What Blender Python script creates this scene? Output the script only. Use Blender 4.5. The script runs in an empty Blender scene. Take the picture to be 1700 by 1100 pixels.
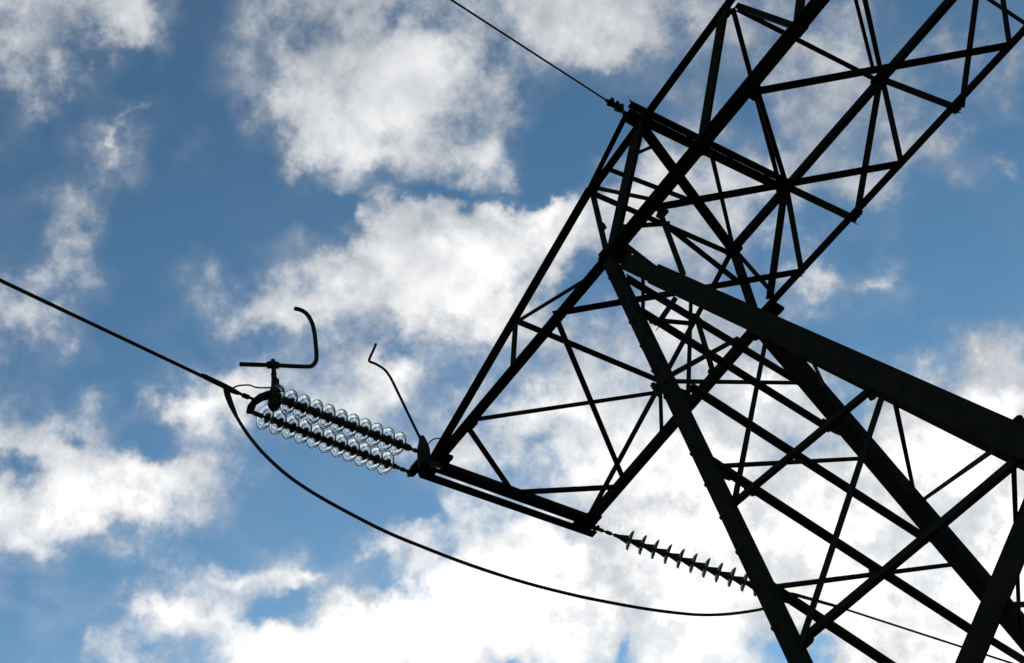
import bpy, bmesh, math, random
from mathutils import Vector, Matrix

random.seed(7)
SC = bpy.context.scene
COL = SC.collection
R = math.radians

# ------------------------------------------------------------------ camera
# world: x runs along the cross arm, y along the power line, z is up
AX = Vector((0.62288853, -0.70782787, -0.33315099))
AY = Vector((0.70283736, 0.3193152, 0.63565513))
AZ = Vector((-0.34355425, -0.63009325, 0.69638565))
V_RIGHT = Vector((AX.x, AY.x, AZ.x))
V_DOWN = Vector((AX.y, AY.y, AZ.y))
V_FWD = Vector((AX.z, AY.z, AZ.z))
EYE = Vector((0, 0, 1.6))
FOC = 2361.0
camd = bpy.data.cameras.new('camera')
camd.sensor_width = 36.0
camd.lens = FOC / 1700 * 36
camd.clip_start = 0.05
camd.clip_end = 6000
cam = bpy.data.objects.new('camera', camd)
COL.objects.link(cam)
m = Matrix.Identity(4)
for i in range(3):
    m[i][0], m[i][1], m[i][2], m[i][3] = V_RIGHT[i], -V_DOWN[i], -V_FWD[i], EYE[i]
cam.matrix_world = m
SC.camera = cam

# ------------------------------------------------------------------ sun, sky, exposure
SUN_EL, SUN_AZ = R(25), R(-46)     # azimuth measured from +y towards +x
SUN_DIR = Vector((math.cos(SUN_EL) * math.sin(SUN_AZ), math.cos(SUN_EL) * math.cos(SUN_AZ), math.sin(SUN_EL)))
sl = bpy.data.lights.new('sun', 'SUN')
sl.energy = 2.5
sl.angle = R(0.5)
sl.color = (1.0, 0.95, 0.87)
so = bpy.data.objects.new('sun', sl)
COL.objects.link(so)
so.rotation_euler = (-SUN_DIR).to_track_quat('-Z', 'Y').to_euler()
SC.view_settings.view_transform = 'Standard'
SC.view_settings.look = 'None'
SC.view_settings.gamma = 1.0
SC.view_settings.exposure = 0.0
try:
    SC.view_settings.use_curve_mapping = False
except Exception:
    pass

world = bpy.data.worlds.new('World')
SC.world = world
world.use_nodes = True
WN, WL = world.node_tree.nodes, world.node_tree.links
WN.clear()


def wn(kind, **kw):
    n = WN.new(kind)
    for k, v in kw.items():
        setattr(n, k, v)
    return n


def wput(sock, v):
    if hasattr(v, 'links'):
        WL.new(v, sock)
    else:
        sock.default_value = v


def wm(op, a, b=0.0, c=None, clamp=False):
    n = wn('ShaderNodeMath', operation=op, use_clamp=clamp)
    wput(n.inputs[0], a)
    if op not in ('ABSOLUTE', 'SQRT'):
        wput(n.inputs[1], b)
    if c is not None:
        wput(n.inputs[2], c)
    return n.outputs[0]


def wdot(a, vec):
    n = wn('ShaderNodeVectorMath', operation='DOT_PRODUCT')
    WL.new(a, n.inputs[0])
    n.inputs[1].default_value = vec
    return n.outputs['Value']


def wmap(v, a, b, c, d, kind='LINEAR'):
    n = wn('ShaderNodeMapRange', interpolation_type=kind, clamp=True)
    wput(n.inputs[0], v)
    for k, x in enumerate((a, b, c, d)):
        n.inputs[k + 1].default_value = x
    return n.outputs[0]


def wmixc(f, a, b, mode='MIX'):
    n = wn('ShaderNodeMix', data_type='RGBA', blend_type=mode)
    wput(n.inputs[0], f)
    wput(n.inputs[6], a)
    wput(n.inputs[7], b)
    return n.outputs[2]


def wnoise(vec, scale, detail, rough, dist=0.0, seed=(0, 0, 0)):
    ad = wn('ShaderNodeVectorMath', operation='ADD')
    WL.new(vec, ad.inputs[0])
    ad.inputs[1].default_value = seed
    n = wn('ShaderNodeTexNoise')
    WL.new(ad.outputs[0], n.inputs['Vector'])
    n.inputs['Scale'].default_value = scale
    n.inputs['Detail'].default_value = detail
    n.inputs['Roughness'].default_value = rough
    n.inputs['Distortion'].default_value = dist
    return n


tc = wn('ShaderNodeTexCoord')
DIR = tc.outputs['Generated']
sky = wn('ShaderNodeTexSky', sky_type='NISHITA')
sky.sun_disc = False
sky.sun_elevation = SUN_EL
sky.sun_rotation = SUN_AZ
sky.altitude = 200
sky.air_density = 0.8
sky.dust_density = 0.05
sky.ozone_density = 0.4
SKY_STRENGTH = 0.1

# cloud cover of this day over the part of the sky around a fixed world direction:
# rows of cover from 0 (clear) to 9 (dense), laid out in world directions
COVER = """
45672013566654666766342310111
56411022467864347743234413423
44200022668864211222144532234
13121005887745200012014333120
11230102777676000023114424000
01120000131233001477554441200
13300000103667876755542110000
13200001238899986544332010000
22310235577999631222135331000
44100257778889743445422110000
33101124354334334566430001442
21001565446412356665884234456
33304642445345677776665488888
66531221001475554899965788888
47888631000132257999887878878
77886510000134446789788877889
74233002203646988999998778899
22003454422388888988999998899
22227741488699889788888999899
01144479999985566477634999999
"""
COVER = [r.strip() for r in COVER.strip().split('\n')]
COVER = [COVER[0]] + COVER + [COVER[-1]]

uN = wdot(DIR, V_FWD)
uN = wm('MAXIMUM', uN, 0.15)
U = wm('DIVIDE', wdot(DIR, V_RIGHT), uN)
V = wm('DIVIDE', wdot(DIR, V_DOWN), uN)
wa = wnoise(DIR, 11.0, 5, 0.55, 0.0, (3.1, 7.7, 1.3))
sepw = wn('ShaderNodeSeparateColor')
WL.new(wa.outputs['Color'], sepw.inputs[0])
U = wm('ADD', U, wm('MULTIPLY', wm('SUBTRACT', sepw.outputs[0], 0.5), 0.075))
V = wm('ADD', V, wm('MULTIPLY', wm('SUBTRACT', sepw.outputs[1], 0.5), 0.075))
wb = wnoise(DIR, 48.0, 5, 0.6, 0.0, (6.1, 0.7, 2.9))
sepb = wn('ShaderNodeSeparateColor')
WL.new(wb.outputs['Color'], sepb.inputs[0])
U = wm('ADD', U, wm('MULTIPLY', wm('SUBTRACT', sepb.outputs[0], 0.5), 0.034))
V = wm('ADD', V, wm('MULTIPLY', wm('SUBTRACT', sepb.outputs[1], 0.5), 0.034))
S = wm('MULTIPLY_ADD', U, FOC / 1800.0, (850 + 30) / 1800.0)
T = wm('MULTIPLY_ADD', V, FOC / 55.0, (550 + 27.5) / 55.0)
S = wm('MINIMUM', wm('MAXIMUM', S, 0.0), 1.0)
T = wm('MINIMUM', wm('MAXIMUM', T, 0.0), len(COVER) - 1.0)
cover = None
for j, row in enumerate(COVER):
    vals = [int(c) / 9 for c in row[:29]]
    vals = [vals[0]] + vals + [vals[-1]]
    rp = wn('ShaderNodeValToRGB')
    cr = rp.color_ramp
    cr.interpolation = 'CARDINAL'
    while len(cr.elements) < len(vals):
        cr.elements.new(0.5)
    for k, v in enumerate(vals):
        e = cr.elements[k]
        e.position = k / (len(vals) - 1)
    for k, v in enumerate(vals):
        cr.elements[k].color = (v, v, v, 1)
    WL.new(S, rp.inputs[0])
    w = wmap(wm('ABSOLUTE', wm('SUBTRACT', T, float(j))), 0.0, 1.0, 1.0, 0.0, 'SMOOTHSTEP')
    cover = wm('MULTIPLY', rp.outputs[0], w) if cover is None else wm('MULTIPLY_ADD', rp.outputs[0], w, cover)

# single wisps, puffs and gaps: place, half lengths, tilt in degrees, more or less cover
PUFFS = [
    (190, 250, 15, 62, 8, .30), (228, 188, 55, 16, -32, .30), (75, 185, 40, 36, 0, .28), (130, 240, 60, 30, 0, .10), (110, 385, 80, 44, -10, .28), (150, 300, 70, 90, 0, .10), (60, 450, 90, 40, -15, .14), (30, 330, 50, 40, 0, .08),
    (40, 520, 75, 70, 0, .22), (105, 570, 30, 30, 0, .15), (760, 320, 140, 30, 0, -.62), (550, 350, 100, 40, 0, -.45), (580, 400, 60, 42, -30, -.30), (895, 340, 34, 45, 30, .40),
    (640, 592, 75, 26, 5, -.38), (662, 632, 52, 36, -20, .30), (310, 675, 95, 28, -27, .42), (300, 590, 70, 40, 0, -.12), (125, 745, 38, 26, 10, -.62),
    (20, 782, 48, 34, 0, -.60), (238, 752, 55, 34, 20, -.35), (415, 940, 80, 26, -20, .25), (525, 945, 60, 16, 8, .42), (500, 990, 64, 34, -5, -.55), (440, 1012, 110, 30, -20, -.42), (700, 300, 60, 30, 0, .08),
    (285, 1005, 62, 60, -30, .28), (165, 1062, 26, 50, 10, .35), (240, 1078, 50, 30, 0, -.25), (620, 1060, 190, 70, -20, .40), (655, 985, 60, 26, 0, -.40),
    (690, 850, 70, 34, 0, -.22), (620, 930, 50, 32, 0, .25), (1036, 1068, 20, 55, 5, -.55), (850, 1082, 48, 26, 0, -.40), (1340, 1068, 44, 40, 30, -.50),
    (890, 738, 64, 30, -30, -.35), (800, 775, 50, 40, 0, .12), (1365, 470, 48, 34, 0, .38), (1445, 486, 58, 20, -18, .36), (1400, 520, 60, 30, 0, .06),
    (1590, 235, 36, 58, -10, .28), (1655, 300, 34, 20, 10, .25), (1632, 600, 36, 46, 0, .34), (1520, 622, 38, 30, 0, .25), (1560, 470, 70, 60, 0, -.2),
    (1600, 400, 90, 60, 0, -.2), (430, 90, 40, 60, 10, .15), (940, 250, 70, 60, 0, -.25), (100, 70, 190, 110, -20, -.16), (640, 30, 190, 60, 0, -.14), (900, 40, 120, 60, 0, -.10), (310, 80, 40, 60, 0, -.2), (690, 200, 60, 40, 0, .10),
    (800, 420, 60, 50, 0, .12), (150, 830, 60, 40, 0, .10), (420, 790, 40, 22, -20, .15), (520, 800, 80, 50, 20, -.25), (950, 470, 40, 30, -30, -.2),
]
cvec = wn('ShaderNodeCombineXYZ')
WL.new(wm('MULTIPLY_ADD', U, FOC, 850.0), cvec.inputs[0])
WL.new(wm('MULTIPLY_ADD', V, FOC, 550.0), cvec.inputs[1])
for cx, cy, rx, ry, tilt, am in PUFFS:
    mp = wn('ShaderNodeMapping', vector_type='TEXTURE')
    WL.new(cvec.outputs[0], mp.inputs['Vector'])
    mp.inputs['Location'].default_value = (cx, cy, 0)
    mp.inputs['Rotation'].default_value = (0, 0, R(tilt))
    mp.inputs['Scale'].default_value = (rx * 1.25, ry * 1.25, 1)
    gr = wn('ShaderNodeTexGradient', gradient_type='QUADRATIC_SPHERE')
    WL.new(mp.outputs[0], gr.inputs[0])
    cover = wm('MULTIPLY_ADD', gr.outputs[1], am * 1.05, cover)
cover = wm('MINIMUM', wm('MAXIMUM', cover, 0.0), 1.1)

n1 = wnoise(DIR, 15.0, 11, 0.66, 0.0, (1.7, 4.2, 9.1)).outputs[0]
n3 = wnoise(DIR, 60.0, 6, 0.6, 0.2, (8.2, 2.2, 5.1)).outputs[0]
r1 = wnoise(DIR, 15.0, 6, 0.52, 0.0, (5.5, 1.2, 3.4)).outputs[0]
off = SUN_DIR * 0.022
r2 = wnoise(DIR, 15.0, 6, 0.52, 0.0, (5.5 + off.x, 1.2 + off.y, 3.4 + off.z)).outputs[0]
win = wmap(cover, 0.0, 0.30, 0.10, 1.0, 'SMOOTHSTEP')
amp = wm('MULTIPLY', wm('SUBTRACT', n1, 0.5), 1.6)
amp = wm('MULTIPLY_ADD', wm('SUBTRACT', n3, 0.5), 0.60, amp)
dens = wm('MULTIPLY_ADD', amp, win, cover)
alpha = wm('MULTIPLY_ADD', wmap(dens, 0.02, 0.85, 0.0, 1.0), 0.5, wm('MULTIPLY', wmap(dens, 0.16, 0.72, 0.0, 1.0, 'SMOOTHSTEP'), 0.5))
relief = wm('MULTIPLY', wm('SUBTRACT', r1, r2), 1.25)
glow = wm('MAXIMUM', wdot(DIR, SUN_DIR), 0.0)
g1 = wm('POWER', glow, 6.0)
nv = wnoise(DIR, 8.0, 7, 0.58, 0.6, (2.4, 9.3, 6.6)).outputs[0]
veil = wm('MULTIPLY', wmap(nv, 0.47, 0.72, 0.0, 0.36), wmap(cover, 0.02, 0.22, 0.15, 1.0))
alpha = wm('SUBTRACT', wm('ADD', alpha, veil), wm('MULTIPLY', alpha, veil))
lum = wm('MULTIPLY_ADD', g1, 0.52, 0.47)
lum = wm('MULTIPLY', lum, wm('ADD', wmap(dens, 0.15, 0.85, 0.74, 1.06), wm('MULTIPLY', wmap(dens, 0.80, 1.15, 0.0, 0.66), wmap(wdot(DIR, (0, 0, 1)), 0.52, 0.80, 1.0, 0.15))))
lum = wm('MULTIPLY', lum, wm('ADD', relief, 1.0))
cc = wn('ShaderNodeCombineColor')
WL.new(wm('POWER', lum, 1.08), cc.inputs[0])
WL.new(wm('MULTIPLY', lum, 1.0), cc.inputs[1])
WL.new(wm('MULTIPLY', wm('POWER', lum, 0.90), 1.0), cc.inputs[2])
cloud = wmixc(1.0, cc.outputs[0], (1 / SKY_STRENGTH,) * 3 + (1,), 'MULTIPLY')
gm = wn('ShaderNodeGamma')
WL.new(sky.outputs[0], gm.inputs[0])
gm.inputs[1].default_value = 1.65
blue = wmixc(1.0, gm.outputs[0], (0.68, 0.74, 0.53, 1), 'MULTIPLY')
skyc = wmixc(alpha, blue, cloud)
bg = wn('ShaderNodeBackground')
WL.new(skyc, bg.inputs[0])
bg.inputs[1].default_value = SKY_STRENGTH
wo = wn('ShaderNodeOutputWorld')
WL.new(bg.outputs[0], wo.inputs[0])

# ------------------------------------------------------------------ materials


def material(name, base, rough=0.5, metal=0.0, noise=None, bump=0.0, spec=0.5):
    mt = bpy.data.materials.new(name)
    mt.use_nodes = True
    nt = mt.node_tree
    b = nt.nodes['Principled BSDF']
    b.inputs['Base Color'].default_value = (*base, 1)
    b.inputs['Roughness'].default_value = rough
    b.inputs['Metallic'].default_value = metal
    b.inputs['Specular IOR Level'].default_value = spec
    if noise:
        col2, scale = noise
        t = nt.nodes.new('ShaderNodeTexCoord')
        n = nt.nodes.new('ShaderNodeTexNoise')
        n.inputs['Scale'].default_value = scale
        n.inputs['Detail'].default_value = 8
        n.inputs['Roughness'].default_value = 0.65
        nt.links.new(t.outputs['Object'], n.inputs['Vector'])
        rp = nt.nodes.new('ShaderNodeValToRGB')
        rp.color_ramp.elements[0].position = 0.38
        rp.color_ramp.elements[1].position = 0.66
        rp.color_ramp.elements[0].color = (*base, 1)
        rp.color_ramp.elements[1].color = (*col2, 1)
        nt.links.new(n.outputs[0], rp.inputs[0])
        nt.links.new(rp.outputs[0], b.inputs['Base Color'])
        if bump:
            bp = nt.nodes.new('ShaderNodeBump')
            bp.inputs['Strength'].default_value = bump
            bp.inputs['Distance'].default_value = 0.01
            nt.links.new(n.outputs[0], bp.inputs['Height'])
            nt.links.new(bp.outputs[0], b.inputs['Normal'])
    return mt


STEEL = material('dark painted steel', (0.009, 0.0095, 0.010), 0.72, 0.0, ((0.016, 0.014, 0.012), 6.0), 0.15, 0.0)
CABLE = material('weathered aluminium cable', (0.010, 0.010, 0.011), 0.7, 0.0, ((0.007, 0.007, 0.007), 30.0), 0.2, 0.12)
FITTING = material('forged fitting steel', (0.007, 0.007, 0.007), 0.65, 0.0, ((0.012, 0.011, 0.010), 20.0), 0.2, 0.03)
CAP = material('rusty insulator cap', (0.022, 0.012, 0.011), 0.7, 0.0, ((0.013, 0.010, 0.009), 25.0), 0.2, 0.15)
CONCRETE = material('footing concrete', (0.32, 0.31, 0.29), 0.9, 0.0, ((0.24, 0.235, 0.22), 4.0), 0.4)
GRASS = material('meadow ground', (0.040, 0.048, 0.022), 0.95, 0.0, ((0.065, 0.062, 0.036), 0.8), 0.6)
GLASS = bpy.data.materials.new('clear toughened glass')
GLASS.use_nodes = True
_b = GLASS.node_tree.nodes['Principled BSDF']
_b.inputs['Base Color'].default_value = (0.93, 0.96, 0.96, 1)
_b.inputs['Transmission Weight'].default_value = 1.0
_b.inputs['Roughness'].default_value = 0.03
_b.inputs['IOR'].default_value = 1.5
_va = GLASS.node_tree.nodes.new('ShaderNodeVolumeAbsorption')       # light is lost along the glass, so discs seen edge on are dark
_va.inputs['Color'].default_value = (0.30, 0.42, 0.40, 1)
_va.inputs['Density'].default_value = 10.0
GLASS.node_tree.links.new(_va.outputs[0], GLASS.node_tree.nodes['Material Output'].inputs['Volume'])

GLASS_SHADED = GLASS.copy()  # same glass for the far string, its darker lighting put into the colour
GLASS_SHADED.name = 'shaded toughened glass'
for _n in GLASS_SHADED.node_tree.nodes:
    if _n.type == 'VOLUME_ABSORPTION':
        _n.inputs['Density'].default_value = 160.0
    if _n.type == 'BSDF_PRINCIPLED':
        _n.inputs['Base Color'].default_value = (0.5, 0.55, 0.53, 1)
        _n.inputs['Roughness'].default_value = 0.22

# ------------------------------------------------------------------ mesh helpers


class MB:
    """collects shapes and links them as ONE mesh object"""

    def __init__(self):
        self.v, self.f, self.smooth = [], [], []

    def add(self, vs, fs, smooth=False):
        o = len(self.v)
        self.v += [Vector(x) for x in vs]
        self.f += [tuple(i + o for i in f) for f in fs]
        self.smooth += [smooth] * len(fs)

    def prism(self, ring, axis):
        """a closed outline (3D points) swept along a vector"""
        n = len(ring)
        vs = [Vector(p) for p in ring] + [Vector(p) + axis for p in ring]
        fs = [tuple(range(n))[::-1], tuple(range(n, 2 * n))]
        fs += [(i, (i + 1) % n, n + (i + 1) % n, n + i) for i in range(n)]
        self.add(vs, fs)

    def tube(self, pts, r, seg=10, smooth=True):
        pts = [Vector(p) for p in pts]
        rs = r if isinstance(r, (list, tuple)) else [r] * len(pts)
        vs, fs = [], []
        t0 = (pts[1] - pts[0]).normalized()
        up = Vector((0, 0, 1)) if abs(t0.z) < 0.9 else Vector((1, 0, 0))
        nrm = t0.cross(up).normalized()
        for i, p in enumerate(pts):
            t = (pts[min(i + 1, len(pts) - 1)] - pts[max(i - 1, 0)]).normalized()
            nrm = (nrm - t * nrm.dot(t)).normalized()
            b = t.cross(nrm)
            for k in range(seg):
                a = 2 * math.pi * k / seg
                vs.append(p + (nrm * math.cos(a) + b * math.sin(a)) * rs[i])
        for i in range(len(pts) - 1):
            for k in range(seg):
                fs.append((i * seg + k, i * seg + (k + 1) % seg, (i + 1) * seg + (k + 1) % seg, (i + 1) * seg + k))
        self.add(vs, fs, smooth)
        n = len(pts) - 1
        self.add(vs[:seg], [tuple(range(seg))[::-1]])
        self.add(vs[n * seg:], [tuple(range(seg))])

    def strand(self, pts, r, lobes=6, lay=0.30, step=0.03, limit=14.0):
        """a laid rope: lobed section that twists along the run"""
        pts = [Vector(p) for p in pts]
        fine, dist = [], []
        run = 0.0
        for a, b in zip(pts, pts[1:]):
            L = (b - a).length
            n = max(1, int(L / (step if run < limit else 1.0)))
            for i in range(n):
                fine.append(a.lerp(b, i / n))
                dist.append(run + L * i / n)
            run += L
        fine.append(pts[-1])
        dist.append(run)
        seg = lobes * 4
        vs, fs = [], []
        t0 = (fine[1] - fine[0]).normalized()
        up = Vector((0, 0, 1)) if abs(t0.z) < 0.9 else Vector((1, 0, 0))
        nrm = t0.cross(up).normalized()
        for i, p in enumerate(fine):
            t = (fine[min(i + 1, len(fine) - 1)] - fine[max(i - 1, 0)]).normalized()
            nrm = (nrm - t * nrm.dot(t)).normalized()
            b = t.cross(nrm)
            for k in range(seg):
                a = 2 * math.pi * k / seg
                rr = r * (0.90 + 0.13 * abs(math.cos(lobes * a / 2)))
                a += 2 * math.pi * dist[i] / lay
                vs.append(p + (nrm * math.cos(a) + b * math.sin(a)) * rr)
        for i in range(len(fine) - 1):
            for k in range(seg):
                fs.append((i * seg + k, i * seg + (k + 1) % seg, (i + 1) * seg + (k + 1) % seg, (i + 1) * seg + k))
        self.add(vs, fs, True)
        n = len(fine) - 1
        self.add(vs[:seg], [tuple(range(seg))[::-1]])
        self.add(vs[n * seg:], [tuple(range(seg))])

    def lathe(self, prof, origin, axis, seg=24, closed=False):
        """profile (distance along axis, radius) turned round an axis"""
        axis = Vector(axis).normalized()
        up = Vector((0, 0, 1)) if abs(axis.z) < 0.9 else Vector((1, 0, 0))
        e1 = axis.cross(up).normalized()
        e2 = axis.cross(e1)
        vs, fs = [], []
        for (h, r) in prof:
            for k in range(seg):
                a = 2 * math.pi * k / seg
                vs.append(Vector(origin) + axis * h + (e1 * math.cos(a) + e2 * math.sin(a)) * max(r, 1e-4))
        n = len(prof)
        rng = range(n) if closed else range(n - 1)
        for i in rng:
            j = (i + 1) % n
            for k in range(seg):
                fs.append((i * seg + k, i * seg + (k + 1) % seg, j * seg + (k + 1) % seg, j * seg + k))
        if not closed:
            fs.append(tuple(range(seg))[::-1])
            fs.append(tuple(range((n - 1) * seg, n * seg)))
        self.add(vs, fs, True)

    def bolt(self, p, axis, r=0.014, h=0.018):
        axis = Vector(axis).normalized()
        up = Vector((0, 0, 1)) if abs(axis.z) < 0.9 else Vector((1, 0, 0))
        e1 = axis.cross(up).normalized()
        e2 = axis.cross(e1)
        ring = [Vector(p) + (e1 * math.cos(k * math.pi / 3) + e2 * math.sin(k * math.pi / 3)) * r for k in range(6)]
        self.prism(ring, axis * h)

    def build(self, name, mat, parent=None, origin=None, label=None):
        me = bpy.data.meshes.new(name)
        if origin is None:
            origin = sum(self.v, Vector()) / len(self.v)
        base = world_of(parent) if parent else Vector((0, 0, 0))
        me.from_pydata([p - origin for p in self.v], [], self.f)
        me.polygons.foreach_set('use_smooth', self.smooth)
        me.update()
        bm = bmesh.new()
        bm.from_mesh(me)
        bmesh.ops.recalc_face_normals(bm, faces=bm.faces)
        bm.to_mesh(me)
        bm.free()
        me.materials.append(mat)
        o = bpy.data.objects.new(name, me)
        COL.objects.link(o)
        o.parent = parent
        o.location = origin - base
        if label:
            o['label'] = label
        return o


def world_of(o):
    p = Vector((0, 0, 0))
    while o:
        p = p + o.location
        o = o.parent
    return p


def thing(name, label, cat, loc, group=None):
    o = bpy.data.objects.new(name, None)
    o.empty_display_size = 0.3
    COL.objects.link(o)
    o.location = loc
    o['label'], o['category'] = label, cat
    if group:
        o['group'] = group
    return o


def tag(o, label, cat, group=None):
    o['label'], o['category'] = label, cat
    if group:
        o['group'] = group
    return o


# ------------------------------------------------------------------ surveying: sight lines meet the planes of the structure


def sight(px, py):
    c = ((px - 850) / FOC, (py - 550) / FOC, 1.0)
    return AX * 0 + Vector((AX.dot(Vector(c)), AY.dot(Vector(c)), AZ.dot(Vector(c))))


def depth(p):
    return (Vector(p) - EYE).dot(V_FWD)


def meet(px, py, p, n):
    r = sight(px, py)
    return EYE + r * ((Vector(p) - EYE).dot(n) / r.dot(n))


def at_z(px, py, z):
    return meet(px, py, Vector((0, 0, z)), Vector((0, 0, 1)))


ZB, ZT = 12.5, 13.5                       # bottom and top chord levels of the cross arm
A = at_z(1015, 422, ZB)                   # arm meets near left leg
B = at_z(1262, 537, ZB)                   # arm meets far left leg
D_NEAR = Vector((0, -0.22, -1))           # legs spread 22 cm per metre
D_FAR = Vector((0, 0.22, -1))
N_LEFT = Vector((1, 0, 0))
N_NEAR = Vector((1, 0, 0)).cross(D_NEAR).normalized()
N_FAR = Vector((1, 0, 0)).cross(D_FAR).normalized()
N_LEFT = (B - A).cross(D_NEAR).normalized()
UP = Vector((0, 0, 1))


def pt(px, py, plane):
    if plane == 'B':
        return at_z(px, py, ZB)
    if plane == 'T':
        return at_z(px, py, ZT)
    if plane == 'N':
        return meet(px, py, A, N_NEAR)
    if plane == 'L':
        return meet(px, py, A, N_LEFT)
    if plane == 'F':
        return meet(px, py, B, N_FAR)
    p, q = plane                          # on the line through two known nodes
    d = (q - p).normalized()
    r = sight(px, py).normalized()
    w0 = p - EYE
    b, dd, e = d.dot(r), d.dot(w0), r.dot(w0)
    s = (b * e - dd) / (1 - b * b)
    return p + d * s


FACE = {'B': UP, 'T': UP, 'N': N_NEAR, 'L': N_LEFT, 'F': N_FAR}


def angle_bar(mb, p, q, wpx, nrm, ext=0.05, t=None, flip=1, width=None):
    """an L section between p and q, one flange in the face whose normal is nrm"""
    d = (q - p).normalized()
    p = p - d * ext
    q = q + d * ext
    e2 = (nrm - d * nrm.dot(d)).normalized()
    e1 = d.cross(e2).normalized() * flip
    mid = (p + q) / 2
    ray = (mid - EYE).normalized()
    ip = d.cross(ray)
    if ip.length < 1e-4:
        ip = e1
    ip = ip.normalized()
    want = width if width else wpx * (0.5 * (depth(A) + depth(mid)) if False else depth(mid)) / FOC
    a, b = e1.dot(ip), e2.dot(ip)
    span = max(0, a, b) - min(0, a, b)
    w = max(0.03, min(0.34, want / max(span, 0.5)))
    th = t if t else max(0.006, w * 0.1)
    c = ip * (w * (max(0, a, b) + min(0, a, b)) / 2)
    prof = [(0, 0), (w, 0), (w, th), (th, th), (th, w), (0, w)]
    ring = [p - c + e1 * x + e2 * y for x, y in prof]
    mb.prism(ring, q - p)


def plate(mb, c, n, axis, wa, wb, th=0.012, bolts=True):
    n = n.normalized()
    e1 = (axis - n * axis.dot(n)).normalized()
    e2 = n.cross(e1)
    k = 0.28
    out = [(-1, -1 + k), (-1 + k, -1), (1 - k, -1), (1, -1 + k), (1, 1 - k), (1 - k, 1), (-1 + k, 1), (-1, 1 - k)]
    ring = [c + e1 * (x * wa / 2) + e2 * (y * wb / 2) - n * th / 2 for x, y in out]
    mb.prism(ring, n * th)
    if bolts:
        for x in (-0.55, 0.0, 0.55):
            for y in (-0.5, 0.5):
                bp = c + e1 * (x * wa / 2) + e2 * (y * wb / 2)
                for s in (1, -1):
                    mb.bolt(bp + n * s * th / 2, n * s)


# ------------------------------------------------------------------ ground
g = MB()
g.add([(-4000, -4000, 0), (4000, -4000, 0), (4000, 4000, 0), (-4000, 4000, 0)], [(0, 1, 2, 3)])
go = g.build('ground', GRASS, None, Vector((0, 0, 0)))
go['kind'] = 'structure'

# ------------------------------------------------------------------ the pylon
XC = -0.64                                # mid plane of the tower body
pylon = thing('lattice_pylon', 'dark steel lattice pylon with a wide truss cross arm, seen from below', 'pylon',
              Vector((XC, 11.6, 0)))

TIPN, TIPF = at_z(724, 767, ZB), at_z(980, 862, ZB)
NT, FT = at_z(984, 314, ZT), at_z(1217, 413, ZT)
NTOP = (TIPN, NT)                         # upper chords of the left arm
FTOP = (TIPF, FT)
LEG1 = (A, A + D_NEAR)
LEG3 = (B, B + D_FAR)
C4E = at_z(1226, 5, ZT)
C2E = at_z(1578, 0, ZT)
C1E = at_z(1363, 0, ZB)
C3E = at_z(1700, 50, ZB)


def member(name, p, q, wpx, nrm, ext=0.05, flip=1, parent=pylon, double=0, label=None, width=None, lift=0.0):
    mb = MB()
    nrm = nrm.normalized()
    p, q = p + nrm * lift, q + nrm * lift
    if double:
        d = (q - p).normalized()
        ray = ((p + q) / 2 - EYE).normalized()
        s = d.cross(ray).normalized()
        k = depth((p + q) / 2) / FOC
        gap, wa, wb = double
        tot = wa + gap + wb
        ca, cb = (-tot / 2 + wa / 2) * k, (tot / 2 - wb / 2) * k
        angle_bar(mb, p + s * ca, q + s * ca, wa, nrm, ext, flip=1)
        angle_bar(mb, p + s * cb, q + s * cb, wb, nrm, ext, flip=-1)
        for tt in (0.015, 0.985) if double[0] > 2 else (0.12, 0.37, 0.63, 0.88):
            c = p.lerp(q, tt)
            plate(mb, c + nrm * 0.03, nrm, d, 0.10, tot * k * 0.8, 0.01, False)
    else:
        angle_bar(mb, p, q, wpx, nrm, ext, flip=flip, width=width)
    return mb.build(name, STEEL, parent, label=label)


# legs: the two on the left show, the two on the right stand outside the picture
def to_ground(p, d):
    return p + d * ((p.z - 0.25) / -d.z)


def mirror(p):
    return Vector((2 * XC - p.x, p.y, p.z))


LEGA = at_z(1006.5, 421, ZB)
for top, d, w in ((LEGA, D_NEAR, 26.5), (B, D_FAR, 30.5)):
    for mir in (False, True):
        a, b = top, to_ground(top, d)
        if mir:
            a, b = mirror(a), mirror(b)
        wd = 0.172 if top is LEGA else 0.25
        lg = member('leg', a, b, w, N_LEFT if not mir else -N_LEFT, 0.15, 1 if (top is LEGA) != mir else -1, width=wd)
        if top is LEGA and not mir:
            for q in range(1, 24):
                sp = a + d * (0.42 * q)
                sb = MB()
                sb.tube([sp - Vector((0.0, 0.03, 0)), sp + Vector((-0.075, -0.04, -0.01))], 0.010, 8)
                sb.tube([sp + Vector((-0.075, -0.04, -0.01)), sp + Vector((-0.085, -0.044, -0.01))], 0.017, 8)
                sb.build('step_bolt', STEEL, lg)
        ft = MB()
        for (hw, z0, z1) in ((0.55, -0.4, 0.12), (0.38, 0.12, 0.3)):
            ring = [Vector((b.x + sx * hw, b.y + sy * hw, z0)) for sx, sy in ((-1, -1), (1, -1), (1, 1), (-1, 1))]
            ft.prism(ring, UP * (z1 - z0))
        ft.build('footing', CONCRETE, lg)

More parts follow.
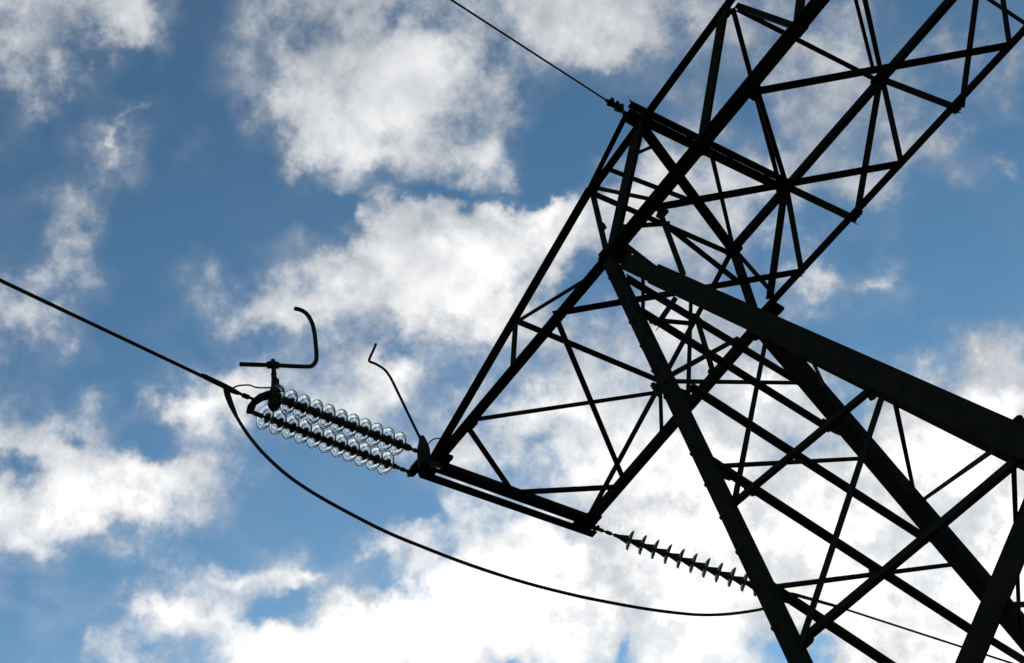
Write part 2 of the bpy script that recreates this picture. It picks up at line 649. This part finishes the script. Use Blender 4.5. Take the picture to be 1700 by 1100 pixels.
# inclined inner posts of the fork, near and far face
BW = pt(1745, 755, 'N')
dbeam = (BW - A).normalized()
A2 = pt(1036, 432, 'N')
BW2 = BW + dbeam * 0.15
BF2 = Vector((BW2.x, A.y + B.y - BW2.y, BW2.z))
member('inclined_post', A2, A2 + dbeam * 0.9, 44, N_NEAR, 0.0, -1, width=0.185)
member('inclined_post', A2 + dbeam * 0.70, BW2, 44, N_NEAR, 0.0, -1, width=0.222, lift=-0.03, label='broad inclined post with a greyer underside')
member('inclined_post', Vector((A2.x + 0.1, B.y + (A.y - A2.y), A2.z - 0.1)), BF2, 34, N_FAR, 0.0, -1, width=0.20)
member('inclined_post', mirror(A2), mirror(BW2), 44, N_NEAR, 0.0, -1, width=0.222)
member('inclined_post', mirror(Vector((A2.x, B.y + (A.y - A2.y), A2.z))), mirror(BF2), 34, N_FAR, 0.0, -1, width=0.20)
L4a, L4b = pt(1745, 768, 'N'), pt(1560, 1213, 'N')
member('inclined_post', L4a, L4b, 37, N_NEAR, 0.1, 1)
member('inclined_post', mirror(L4a), mirror(L4b), 37, N_NEAR, 0.1, -1)

# chords of the cross arm
XR = 4.2


def extend(p, q, x):
    return p + (q - p) * ((x - p.x) / (q.x - p.x))


member('chord', TIPN, A, 16, UP, 0.05, 1)
member('chord', A, extend(A, C1E, XR), 22, UP, 0.1, 1, width=0.143)
member('chord', TIPF, B, 19.5, UP, 0.05, -1)
member('chord', at_z(1275, 508, ZB), extend(at_z(1275, 508, ZB), C3E, XR), 12, UP, 0.1, -1, width=0.083)
member('chord', FT, extend(FT, C2E, XR), 17, UP, 0.1, -1, width=0.115)
member('chord', NT, extend(at_z(1084, 187, ZT), at_z(1200, 27, ZT), XR), 12, UP, 0.06, 1, width=0.08)
member('chord', at_z(720, 769, ZB) + UP * 0.05, at_z(980, 314, ZT), 13, UP, 0.0, 1)
member('chord', TIPF + UP * 0.05, FT, 8.5, UP, 0.0, -1)

# the heavy end beam of the arm and the heavy top strut, both paired sections
member('end_beam', at_z(704, 772, ZB) - UP * 0.03, at_z(986, 872, ZB) - UP * 0.03, 30, UP, 0.02, double=(4.5, 11.5, 21))
member('top_strut', at_z(1046, 182, ZT), at_z(1303, 308, ZT), 28, UP, 0.03, double=(0.6, 15, 12))

BARS = [
    # name, from (px, py, plane), to, width, face, flip
    # left arm
    ((853, 533, NTOP), (852, 613, 'B'), 8, 'N', 1),
    ((858, 536, NTOP), (975, 463, 'B'), 6, 'N', 1),
    ((855, 531, NTOP), (1092, 630, FTOP), 9, 'B', 1),
    ((925, 531, 'B'), (1034, 793, 'B'), 9, 'B', 1),
    ((784, 698, 'B'), (1090, 652, FTOP), 7, 'B', -1),
    ((779, 712, 'B'), (845, 808, 'B'), 9, 'B', 1),
    ((866, 816, 'B'), (1016, 808, 'B'), 9, 'B', -1),
    ((1091, 640, FTOP), (1098, 712, 'B'), 6, 'F', 1),
    ((1091, 652, FTOP), (1130, 648, 'L'), 6, 'B', 1),
    ((925, 521, 'B'), (1328, 452, 'B'), 9.5, 'B', 1),
    # around the near upper node
    ((985, 322, 'T'), (1007, 415, 'N'), 9, 'N', 1),
    ((981, 308, 'T'), (1037, 195, 'T'), 8, 'T', 1),
    ((1015, 418, 'B'), (1062, 203, 'T'), 17, 'N', -1),
    ((1062, 205, 'T'), (1215, 412, 'T'), 17, 'T', 1),
    ((1058, 255, 'T'), (1082, 245, 'T'), 5, 'T', 1),
    ((988, 312, 'T'), (1085, 332, 'B'), 7, 'N', 1),
    ((1016, 283, 'T'), (1160, 338, 'B'), 8, 'N', 1),
    ((985, 321, 'T'), (1214, 421, 'T'), 9, 'T', -1),
    ((1100, 369, 'B'), (1222, 465, 'B'), 9, 'B', 1),
    ((1020, 376, 'N'), (1106, 370, 'B'), 8, 'N', 1),
    ((1094, 345, 'B'), (1136, 458, 'N'), 9, 'N', 1),
    ((1180, 252, 'B'), (1216, 406, 'T'), 7, 'B', 1),
    ((1035, 404, 'B'), (1104, 458, 'N'), 9, 'N', 1),
    # far end of the body
    ((1218, 417, 'T'), (1252, 520, 'B'), 15, 'F', 1),
    ((1226, 422, 'T'), (1275, 478, 'B'), 7, 'F', 1),
    ((1303, 318, 'T'), (1279, 492, 'B'), 12, 'F', -1),
    ((1307, 318, 'T'), (1331, 452, 'B'), 9, 'F', 1),
    # bottom face of the truss
    ((1080, 346, 'B'), (1494, 272, 'B'), 11, 'B', 1),
    ((1303, 308, 'T'), (1418, 363, 'B'), 12, 'F', 1),
    ((1255, 153, 'B'), (1678, 76, 'B'), 11.5, 'B', 1),
    ((1460, 130, 'T'), (1590, 180, 'B'), 11, 'F', 1),
    ((1461, 132, 'T'), (1423, 356, 'B'), 10, 'F', 1),
    ((1465, 132, 'T'), (1496, 270, 'B'), 9, 'F', 1),
    ((1597, 172, 'B'), (1627, -54, 'T'), 9.5, 'F', 1),
    ((1675, 72, 'B'), (1652, -88, 'T'), 8.5, 'F', 1),
    ((1606, -25, 'T'), (1708, 43, 'B'), 6.5, 'F', 1),
    ((1374, -186, 'T'), (1450, 118, 'T'), 6.5, 'T', 1),
    ((1421, -69, 'B'), (1463, 120, 'T'), 8, 'T', -1),
    ((1218, 18, 'T'), (1293, 300, 'T'), 8, 'T', 1),
    ((1260, 158, 'B'), (1304, 300, 'T'), 9, 'B', 1),
    ((1202, 20, 'T'), (1166, 238, 'B'), 14.5, 'N', 1),
    ((1224, 10, 'T'), (1326, 46, 'B'), 12, 'N', 1),
    ((1228, 17, 'T'), (1454, 132, 'T'), 8, 'T', 1),
    ((1345, -148, 'T'), (1322, 50, 'B'), 14, 'N', 1),
    # body, bracing of the left face
    ((1045, 462, 'L'), (1326, 632, 'L'), 12, 'L', 1),
    ((1070, 522, 'L'), (1376, 713, 'L'), 13, 'L', 1),
    ((1150, 645, 'L'), (1540, 897, 'L'), 15, 'L', 1),
    ((1188, 770, 'L'), (1630, 1057, 'L'), 16, 'L', 1),
    ((1290, 978, 'L'), (1520, 1130, 'L'), 17, 'L', 1),
    ((1110, 631, 'L'), (1334, 634, 'L'), 7, 'L', 1),
    ((1192, 775, 'L'), (1430, 762, 'L'), 7.5, 'L', 1),
    ((1292, 974, 'L'), (1584, 937, 'L'), 8, 'L', 1),
    ((1271, 566, 'L'), (1219, 834, 'L'), 8.5, 'L', 1),
    ((1092, 538, 'L'), (1122, 494, 'L'), 9, 'L', 1),
    ((1118, 619, 'L'), (1226, 560, 'L'), 8, 'L', -1),
    ((1146, 494, 'L'), (1141, 664, 'L'), 7, 'L', 1),
    ((1156, 528, 'L'), (1183, 618, 'L'), 9, 'L', 1),
    ((1067.5, 458, 'L'), (1067.5, 520, 'L'), 5.5, 'L', 1),
    ((1095, 531, 'L'), (1150, 536, 'L'), 8, 'L', 1),
    ((1092, 635, 'L'), (1092, 652, 'L'), 9, 'L', 1),
    # near face bracing
    ((1223, 834, 'N'), (1460, 637, 'N'), 13.5, 'N', 1),
    ((1330, 1066, 'N'), (1705, 752, 'N'), 17.5, 'N', 1),
    ((1467, 648, 'N'), (1329, 1068, 'N'), 9.5, 'N', 1),
    # ties between the inclined post and the far leg
    ((1482, 652, 'N'), (1518, 822, 'L'), 7, 'N', 1),
    ((1655, 740, 'N'), (1528, 831, 'L'), 7, 'N', -1),
    ((1345, 590, 'N'), (1372, 646, 'L'), 5, 'N', -1),
    ((1684, 778, 'N'), (1693, 1046, 'L'), 4.5, 'N', 1),
    ((1648, 1004, 'N'), (1712, 1003, 'N'), 9, 'N', 1),
    ((1638, 1058, 'N'), (1712, 1104, 'N'), 13, 'N', 1),
]
for k, (p, q, w, face, fl) in enumerate(BARS):
    member('brace', pt(*p), pt(*q), w * 1.03, FACE[face], 0.03, fl, lift=0.006 * ((k % 5) - 2))

# gusset plates with bolts: px, py, plane, along, size px
GUS = [
    (1024, 416, 'B', (1, 0, 0), 44, 66), (1284, 513, 'B', (0, 1, 0), 40, 34), (1165, 241, 'B', (1, 0, 0), 40, 34),
    (1303, 309, 'T', (1, 0, 0), 38, 32), (1459, 128, 'T', (1, 0, 0), 40, 30), (1217, 414, 'T', (1, 0, 0), 34, 30),
    (1052, 196, 'T', (0, 1, 0), 44, 30), (985, 314, 'T', (1, 0, 0), 30, 16), (734, 764, 'B', (1, 0, 0), 46, 30), (712, 779, 'B', (0, 1, 0), 36, 34), (968, 868, 'B', (0, 1, 0), 56, 40), (988, 859, 'B', (1, 0, 0), 24, 20),
    (976, 861, 'B', (0, 1, 0), 38, 40), (1204, 22, 'T', (1, 0, 0), 28, 18), (1327, 47, 'B', (1, 0, 0), 34, 26),
    (1137, 652, 'L', (0, 0, 1), 40, 34), (1258, 548, 'B', (1, 0, 0), 44, 34), (1254, 152, 'B', (1, 0, 0), 34, 24),
    (1421, 356, 'B', (1, 0, 0), 30, 11), (1493, 271, 'B', (1, 0, 0), 20, 10), (1589, 177, 'B', (1, 0, 0), 30, 11),
    (1674, 74, 'B', (1, 0, 0), 20, 10), (1326, 451, 'B', (1, 0, 0), 20, 10), (1098, 352, 'B', (1, 0, 0), 26, 20),
    (928, 526, 'B', (1, 0, 0), 28, 16), (782, 704, 'B', (1, 0, 0), 30, 16), (1090, 640, 'L', (0, 0, 1), 24, 14),
    (1202, 782, 'L', (0, 0, 1), 40, 30), (1300, 984, 'L', (0, 0, 1), 44, 32), (1333, 1064, 'N', (1, 0, 0), 44, 30),
    (1084, 528, 'L', (0, 0, 1), 34, 26), (1160, 527, 'L', (0, 0, 1), 34, 28), (1454, 642, 'N', (1, 0, 0), 56, 34),
    (1382, 706, 'L', (0, 0, 1), 44, 34), (1545, 886, 'L', (0, 0, 1), 60, 40), (1026, 800, 'B', (1, 0, 0), 34, 20),
    (1455, 952, 'L', (0, 0, 1), 30, 24), (1370, 1028, 'N', (1, 0, 0), 26, 22), (1247, 812, 'L', (0, 0, 1), 26, 22),
    (1684, 708, 'N', (1, 0, 0), 50, 44), (1185, 618, 'L', (0, 0, 1), 22, 18), (999, 374, 'N', (0, 0, 1), 24, 10),
]
for k, (px, py, pl, ax, wa, wb) in enumerate(GUS):
    c = pt(px, py, pl)
    kx = depth(c) / FOC
    n = FACE[pl]
    mb = MB()
    plate(mb, c + n * (0.02 if pl in 'LN' else -0.02 - 0.003 * (k % 3)), n, Vector(ax), wa * kx * 0.8, wb * kx * 0.8, 0.012)
    mb.build('gusset_plate', STEEL, pylon)

# ------------------------------------------------------------------ insulators
PITCH = 0.1745


def glass_disc_mesh():
    mb = MB()
    prof = [(-0.012, 0.052), (-0.009, 0.080), (0.002, 0.112), (0.014, 0.131), (0.027, 0.1405), (0.037, 0.1405), (0.036, 0.134),
            (0.024, 0.124), (0.016, 0.113), (0.034, 0.1065), (0.034, 0.1025), (0.009, 0.096), (0.003, 0.078), (-0.002, 0.052)]
    mb.lathe(prof, (0, 0, 0), (0, 0, 1), 32, closed=True)
    return mb


def cap_profile(h0, neck):
    return [(h0 - 0.150, 0.016), (h0 - 0.145, neck), (h0 - 0.110, max(neck, 0.034)), (h0 - 0.050, 0.050), (h0 - 0.012, 0.060), (h0 + 0.002, 0.056),
            (h0 + 0.016, 0.034), (h0 + 0.03, 0.018)]


DISC = None
FAR_DISC = None


def string_part(root, p, q, n, first, neck=0.026, glass=None):
    """a chain of cap and pin discs from tower end p to line end q; the glass discs are its sub-parts"""
    global DISC, FAR_DISC
    d = (q - p).normalized()
    L = (q - p).length
    mb = MB()
    mb.tube([p, q], 0.013, 8)
    pos = [first + PITCH * i for i in range(n)]
    for h in pos:
        mb.lathe(cap_profile(h, neck), p, d, 16)
    for h0, h1 in ((0.0, pos[0] - 0.10), (pos[-1] + 0.04, L)):       # shackles and links at both ends
        k = max(1, int((h1 - h0) / 0.09))
        for i in range(k):
            a = h0 + (h1 - h0) * (i + 0.1) / k
            b = h0 + (h1 - h0) * (i + 0.9) / k
            mb.lathe([(a, 0.012), (a + 0.01, 0.026), (b - 0.01, 0.026), (b, 0.012)], p, d, 8)
    st = mb.build('insulator_string', CAP, root)
    rot = d.to_track_quat('Z', 'Y')
    for h in pos:
        if DISC is None:
            o = glass_disc_mesh().build('glass_disc', GLASS, st, Vector((0, 0, 0)))
            DISC = o
        else:
            o = DISC.copy()
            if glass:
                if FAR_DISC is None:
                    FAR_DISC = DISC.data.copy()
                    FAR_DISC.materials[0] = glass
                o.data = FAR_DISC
            COL.objects.link(o)
            o.parent = st
        o.rotation_euler = rot.to_euler()
        o.location = p + d * h - world_of(st)
    return st


# the double tension set on the near side of the arm's tip
P1, Q1 = at_z(696, 750, 12.46), at_z(447, 655, 12.43)
P2, Q2 = at_z(684, 785, 12.46), at_z(418, 684, 12.43)
XS = (P1.x + Q1.x) / 2
ten = thing('tension_insulator', 'double string of clear glass insulator discs pulling on the near end of the cross arm', 'insulator',
            at_z(704, 768, 12.46), 'glass insulators at the arm tip')
string_part(ten, P1, Q1, 11, 0.31, 0.042)
string_part(ten, P2, Q2, 11, 0.39)


def on_string(px, py, x=None):
    return meet(px, py, Vector((XS if x is None else x, 0, 0)), Vector((1, 0, 0)))


def slab(mb, pts, n, th):
    n = n.normalized()
    mb.prism([p - n * th / 2 for p in pts], n * th)


# line end yoke: a horizontal plate joining both strings and the conductor clamp, with the horn's socket
yk = MB()
lug = at_z(416, 657, 12.43)
out = [at_z(*c, 12.43) for c in ((409, 685), (411, 675), (419, 664), (430, 655), (450, 648), (456, 659), (436, 664), (425, 671), (419, 686))]
slab(yk, out, UP, 0.03)
yk.tube([on_string(*c) for c in ((454, 677), (455, 673), (457, 662), (459, 652), (459, 645), (457, 641), (457, 632), (455, 628), (454, 620))],
        [0.045, 0.065, 0.075, 0.078, 0.066, 0.046, 0.044, 0.030, 0.028], 14)
yk.build('yoke_plate', FITTING, ten)


def smooth_path(pts, k=6):
    res = []
    n = len(pts)
    for i in range(n - 1):
        p0, p1, p2, p3 = pts[max(i - 1, 0)], pts[i], pts[i + 1], pts[min(i + 2, n - 1)]
        for s in range(k):
            t = s / k
            res.append(0.5 * ((2 * p1) + (p2 - p0) * t + (2 * p0 - 5 * p1 + 4 * p2 - p3) * t * t + (3 * p1 - p0 - 3 * p2 + p3) * t ** 3))
    res.append(pts[-1])
    return res


hn = MB()
hn.tube([on_string(457, 640), on_string(453, 598)], 0.026, 10)
hn.tube(smooth_path([on_string(*c) for c in ((400, 604.5), (430, 605.5), (453, 606), (480, 607.5), (508, 608.5), (518, 607), (524, 600), (525.5, 590),
                                            (524, 570), (522, 552), (518, 536), (511, 523), (502, 515.5), (490, 512))]), 0.026, 10)
hn.tube([on_string(446, 605.6), on_string(460, 606.2)], 0.044, 10)
hn.build('arcing_horn', FITTING, ten)
# tower end yoke
ty = MB()
out = [at_z(*c, 12.46) for c in ((676, 790), (682, 776), (692, 764), (700, 757), (714, 762), (712, 776), (696, 780), (686, 790))]
slab(ty, out, UP, 0.03)
ty.tube([on_string(700, 726), on_string(702, 732), on_string(703, 745), on_string(704, 760), on_string(705, 774)],
        [0.036, 0.046, 0.074, 0.080, 0.062], 14)
ty.tube([on_string(704, 766), TIPN + Vector((0, 0.05, -0.03))], 0.045, 10)
ty.build('yoke_plate', FITTING, ten)
h2 = MB()
h2.tube(smooth_path([on_string(*c) for c in ((624, 571), (619, 583), (613.5, 595), (614, 600), (624, 604), (638, 613), (648, 626), (660, 650), (675, 681), (690, 712), (700, 732))]),
        0.0165, 8)
h2.build('arcing_horn', FITTING, ten)
bw = MB()
bw.tube(smooth_path([on_string(*c) for c in ((708, 742), (713, 734), (720, 729), (729, 727.5), (737, 729), (744, 735), (747, 744))]), 0.008, 6)
bw.build('bonding_wire', CABLE, ten)

# the single set on the far side, sloping down to the right hand span
S0 = at_z(990, 877, 12.45)
S1 = EYE + sight(1262, 975.5) * 18.1
ten2 = thing('tension_insulator', 'single string of glass insulator discs seen edge on beside the tower leg', 'insulator',
             S0, 'glass insulators at the arm tip')
dS = (S1 - S0).normalized()


def along(px, py):
    return (pt(px, py, (S0, S1)) - S0).length


f0 = along(1043, 897)
f9 = along(1233.5, 964.5)
PITCH = (f9 - f0) / 9
string_part(ten2, S0, S1 + dS * 0.15, 11, f0, 0.026, GLASS_SHADED)
ck = MB()
ck.tube([at_z(972, 868, ZB) - UP * 0.03, S0, S0 + dS * 0.05], [0.04, 0.03, 0.022], 10)
ck.bolt(S0 - AX * 0.0 - Vector((0.05, 0, 0)), Vector((1, 0, 0)), 0.02, 0.1)
ck.build('clevis', FITTING, ten2)

# ------------------------------------------------------------------ wires


def cable(name, pts, r, label, cat, group=None, seg=10):
    mb = MB()
    mb.tube(pts, r, seg)
    o = mb.build(name, CABLE)
    return tag(o, label, cat, group)


# near conductor: dead end clamp on the yoke, then out over the viewer's side
CL0 = at_z(418, 661, 12.43)
CL1 = at_z(388, 649, 12.42)
CF = at_z(0, 465, 12.27)
dirc = (CF - CL1)
pts = [CL1 + dirc * t - UP * 0.0 for t in (0, 0.15, 0.3, 0.5, 0.75, 1.0)]
last = dirc.normalized()
pts += [CF + last * s + UP * (0.0006 * s * s) for s in (1, 3, 6, 10, 16, 24, 34, 46)]
mb = MB()
mb.strand(pts, 0.0185, 8, 0.34)
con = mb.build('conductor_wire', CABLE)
tag(con, 'thick overhead conductor reaching the yoke of the double glass string', 'power cable', 'overhead wires')
mb = MB()
mb.tube([at_z(334, 622, 12.40), at_z(340, 625, 12.40), at_z(372, 640.5, 12.41), at_z(388, 649, 12.42), at_z(396, 652.5, 12.42)],
        [0.019, 0.027, 0.029, 0.030, 0.022], 12)
mb.tube([at_z(396, 652, 12.42), at_z(404, 656, 12.42)], 0.017, 8)
mb.tube([at_z(404, 656, 12.42), at_z(412, 659, 12.43)], 0.028, 8)
mb.tube([at_z(410, 658, 12.43), at_z(420, 662, 12.43)], 0.016, 8)
mb.build('dead_end_clamp', FITTING, con)
mb = MB()
mb.tube(smooth_path([on_string(*c) for c in ((384, 646), (391, 641.5), (400, 639.5), (414, 639), (424, 642.5), (436, 643.5), (455, 643))]), 0.009, 6)
mb.build('bonding_wire', CABLE, con)

# jumper loop under the arm: hangs in the upright plane through its two clamps
J0 = at_z(376, 643, 12.40)
J1 = S1 + dS * 0.42
nJ = (J1 - J0).cross(UP).normalized()
JP = [(376, 646), (378, 656), (383, 670), (392, 690), (408, 716), (424, 737), (441, 756), (475, 787), (520, 818), (575, 849), (640, 882), (700, 907), (780, 937.5),
      (870, 966.5), (950, 987), (1000, 997.5), (1060, 1008.5), (1113, 1016), (1165, 1020.5), (1215, 1018.5), (1267, 1010.5), (1295, 1001)]
jpts = [meet(*c, J0, nJ) for c in JP] + [J1]
mb = MB()
mb.strand(smooth_path(jpts, 4), 0.0185, 8, 0.34)
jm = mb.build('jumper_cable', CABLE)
tag(jm, 'slack jumper cable hanging in a loop below the cross arm', 'power cable', 'overhead wires')
mb = MB()
mb.tube([at_z(375, 640, 12.40), jpts[0], jpts[1], jpts[2], jpts[3]], [0.03, 0.034, 0.033, 0.030, 0.02], 12)
mb.build('cable_lug', FITTING, jm)

# far span
E1 = meet(1388, 1006, S1, dS.cross(UP))
E2 = meet(1596, 1073.5, S1, dS.cross(UP))
S2 = S1 + dS * 0.12
fw = [S2, meet(1320, 987, S1, dS.cross(UP)), E1, E2]
dE = (E2 - E1).normalized()
fw += [E2 + dE * s for s in (2, 4.5, 8)]
mb = MB()
mb.strand(fw, 0.014, 8, 0.34)
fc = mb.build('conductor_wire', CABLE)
tag(fc, 'thin far conductor running down behind the leg from the single edge-on string', 'power cable', 'overhead wires')
mb = MB()
mb.tube([fw[0], fw[1], fw[2]], [0.03, 0.024, 0.02], 10)
mb.build('dead_end_clamp', FITTING, fc)

# earth wire at the top strut
W0 = at_z(1042, 188, 13.5)
W1 = at_z(1006, 166, 13.48)
W2 = at_z(750, 0, 13.35)
dW = W2 - W1
wp = [W1 + dW * t for t in (0, 0.25, 0.5, 0.75, 1.0)]
wp += [W2 + dW.normalized() * s + UP * (0.0006 * s * s) for s in (1, 3, 6, 10, 16, 24, 34, 46)]
mb = MB()
mb.strand(wp, 0.0115, 3, 0.13, 0.012)
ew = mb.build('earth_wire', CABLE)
tag(ew, 'thin earth wire running from the top strut to the upper edge', 'wire', 'overhead wires')
mb = MB()
d = (W0 - W1).normalized()
L = (W0 - W1).length
mb.tube([W1 - d * 0.02, W1 + d * L], 0.012, 8)
for h0, h1, r in ((0.0, 0.04, 0.02), (0.05, 0.11, 0.045), (0.13, 0.17, 0.03), (0.18, 0.26, 0.05)):
    mb.lathe([(h0, 0.012), (h0 + 0.01, r), (h1 - 0.01, r), (h1, 0.012)], W1, d, 8)
s = d.cross(UP).normalized()
for h in (0.06, 0.15, 0.23):
    mb.bolt(W1 + d * h - s * 0.03, s, 0.02, 0.09)
mb.build('wire_clamp', FITTING, ew)
